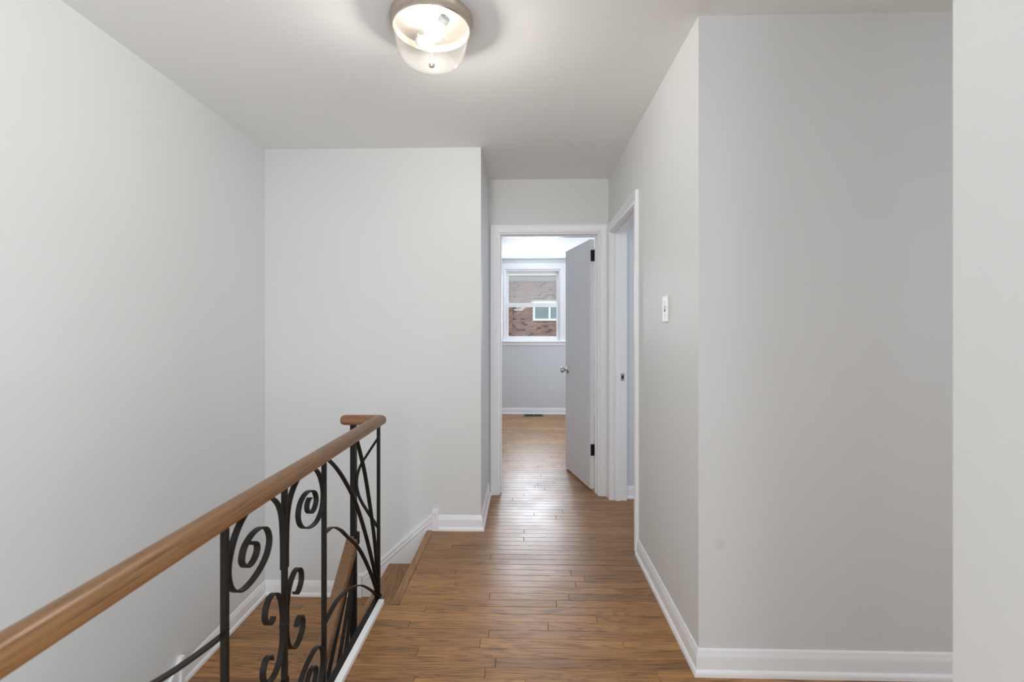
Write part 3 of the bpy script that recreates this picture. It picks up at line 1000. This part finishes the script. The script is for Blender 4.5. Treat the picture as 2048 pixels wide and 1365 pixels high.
def lay_brick(x0, x1, z0, z1, y0, t):
    global count
    seen = nx(1015) < (x0 + x1) / 2 < nx(1114) and 0.86 < z0 < 3.25
    if seen and count < 300:
        count += 1
        q = bmesh.new()
        brick(q, x0, x1, z0, z1, y0)
        obj('brick', q, M_BRICK, nb, tint=t)
    else:
        n = brick(joined, x0, x1, z0, z1, y0)
        jt.extend([t] * n)


row = 0
z = -0.6
while z + BH < NT + 0.01:
    zz1 = z + BH - MJ
    off = (row % 2) * BP / 2
    x = -4.0 + off
    while x < 5.0:
        a, b = x, x + BP - MJ
        x += BP
        if a < PX < b:
            if PX - a > 0.03:
                lay_brick(a, PX - 0.001, z, zz1, NY - 0.077, 0.17 + 0.7 * rnd.random())
            a = PX + 0.003
            if b - a < 0.03:
                continue
        if b > NW0 - 0.005 and a < NW1 + 0.005 and zz1 > NZ0 - 0.085 and z < NZ1 + 0.005:
            if a < NW0 - 0.06:
                b = NW0 - 0.008
            elif b > NW1 + 0.06:
                a = NW1 + 0.008
            else:
                continue
        t = rnd.random()
        t = t * 0.12 if t < 0.09 else 0.17 + 0.73 * rnd.random()
        xm = (a + b) / 2
        if PX < a < PX + 0.03 and rnd.random() < 0.35:
            t = rnd.uniform(0.02, 0.12)
        if xm > nx(1070) and z > NZ1 and rnd.random() < 0.3:
            t = rnd.uniform(0.06, 0.15)
        if nx(1029) < xm < nx(1049) and nz(623) < z < nz(616):
            t = rnd.uniform(0.93, 1.0)
        if xm > nx(1075) and nz(665) < z < nz(648) and rnd.random() < 0.4:
            t = rnd.uniform(0.08, 0.2)
        y0 = NY - (0.075 if b <= PX else 0.012) - rnd.uniform(0, 0.004)
        lay_brick(a, b, z, zz1, y0, t)
    z += BH
    row += 1
# rowlock sill course under the neighbour's window
x = NW0 + 0.005
while x < NW1:
    n = brick(joined, x, x + 0.055, NZ0 - 0.082, NZ0 - 0.004, NY - 0.035)
    jt.extend([rnd.uniform(0.12, 0.5)] * n)
    x += 0.068
fj = obj('brick_field', joined, M_BRICK, nb, tint=jt)
fj['kind'] = 'stuff'
boxes('frieze', [((-6, NY - 0.03, NT), (7, NY + 3, nz(553)))], M_FRIEZE, nb)
boxes('fascia', [((-6.2, NY - 0.35, nz(553) - 0.005), (7.2, NY + 3.2, nz(553) + 0.20))], M_FASCIA, nb)
bm = bmesh.new()
prism(bm, [(-6.3, NY - 0.45, nz(553) + 0.2), (-6.3, NY + 3.3, nz(553) + 0.2), (-6.3, NY + 3.3, nz(553) + 1.9)], (0, 0, 0), (13.6, 0, 0))
obj('roof', bm, M_FRIEZE, nb)
fw = 0.078
bm = bmesh.new()
for lo, hi in (((NW0, NY - 0.03, NZ0), (NW0 + fw, NY + 0.06, NZ1)), ((NW1 - fw, NY - 0.03, NZ0), (NW1, NY + 0.06, NZ1)),
               ((NW0 + fw, NY - 0.03, NZ0), (NW1 - fw, NY + 0.06, NZ0 + fw)), ((NW0 + fw, NY - 0.03, NZ1 - fw), (NW1 - fw, NY + 0.06, NZ1)),
               ((nx(1097), NY - 0.02, NZ0 + fw), (nx(1101), NY + 0.05, NZ1 - fw)), ((nx(1131), NY - 0.02, NZ0 + fw), (nx(1135), NY + 0.05, NZ1 - fw))):
    box(bm, lo, hi, 0.004)
nwf = obj('window_frame', bm, M_VINYL, nb)
for a, b in ((NW0 + fw, nx(1097)), (nx(1101), nx(1131)), (nx(1135), NW1 - fw)):
    boxes('pane', [((a, NY + 0.03, NZ0 + fw), (b, NY + 0.04, NZ1 - fw))], M_FARPANE, nwf)
struct(boxes('ground', [((-30, 7.6, -3.2), (30, 40, -3.0))], plain('grass_ground', (0.09, 0.13, 0.05), 0.95, 0, 0.4, 5)))
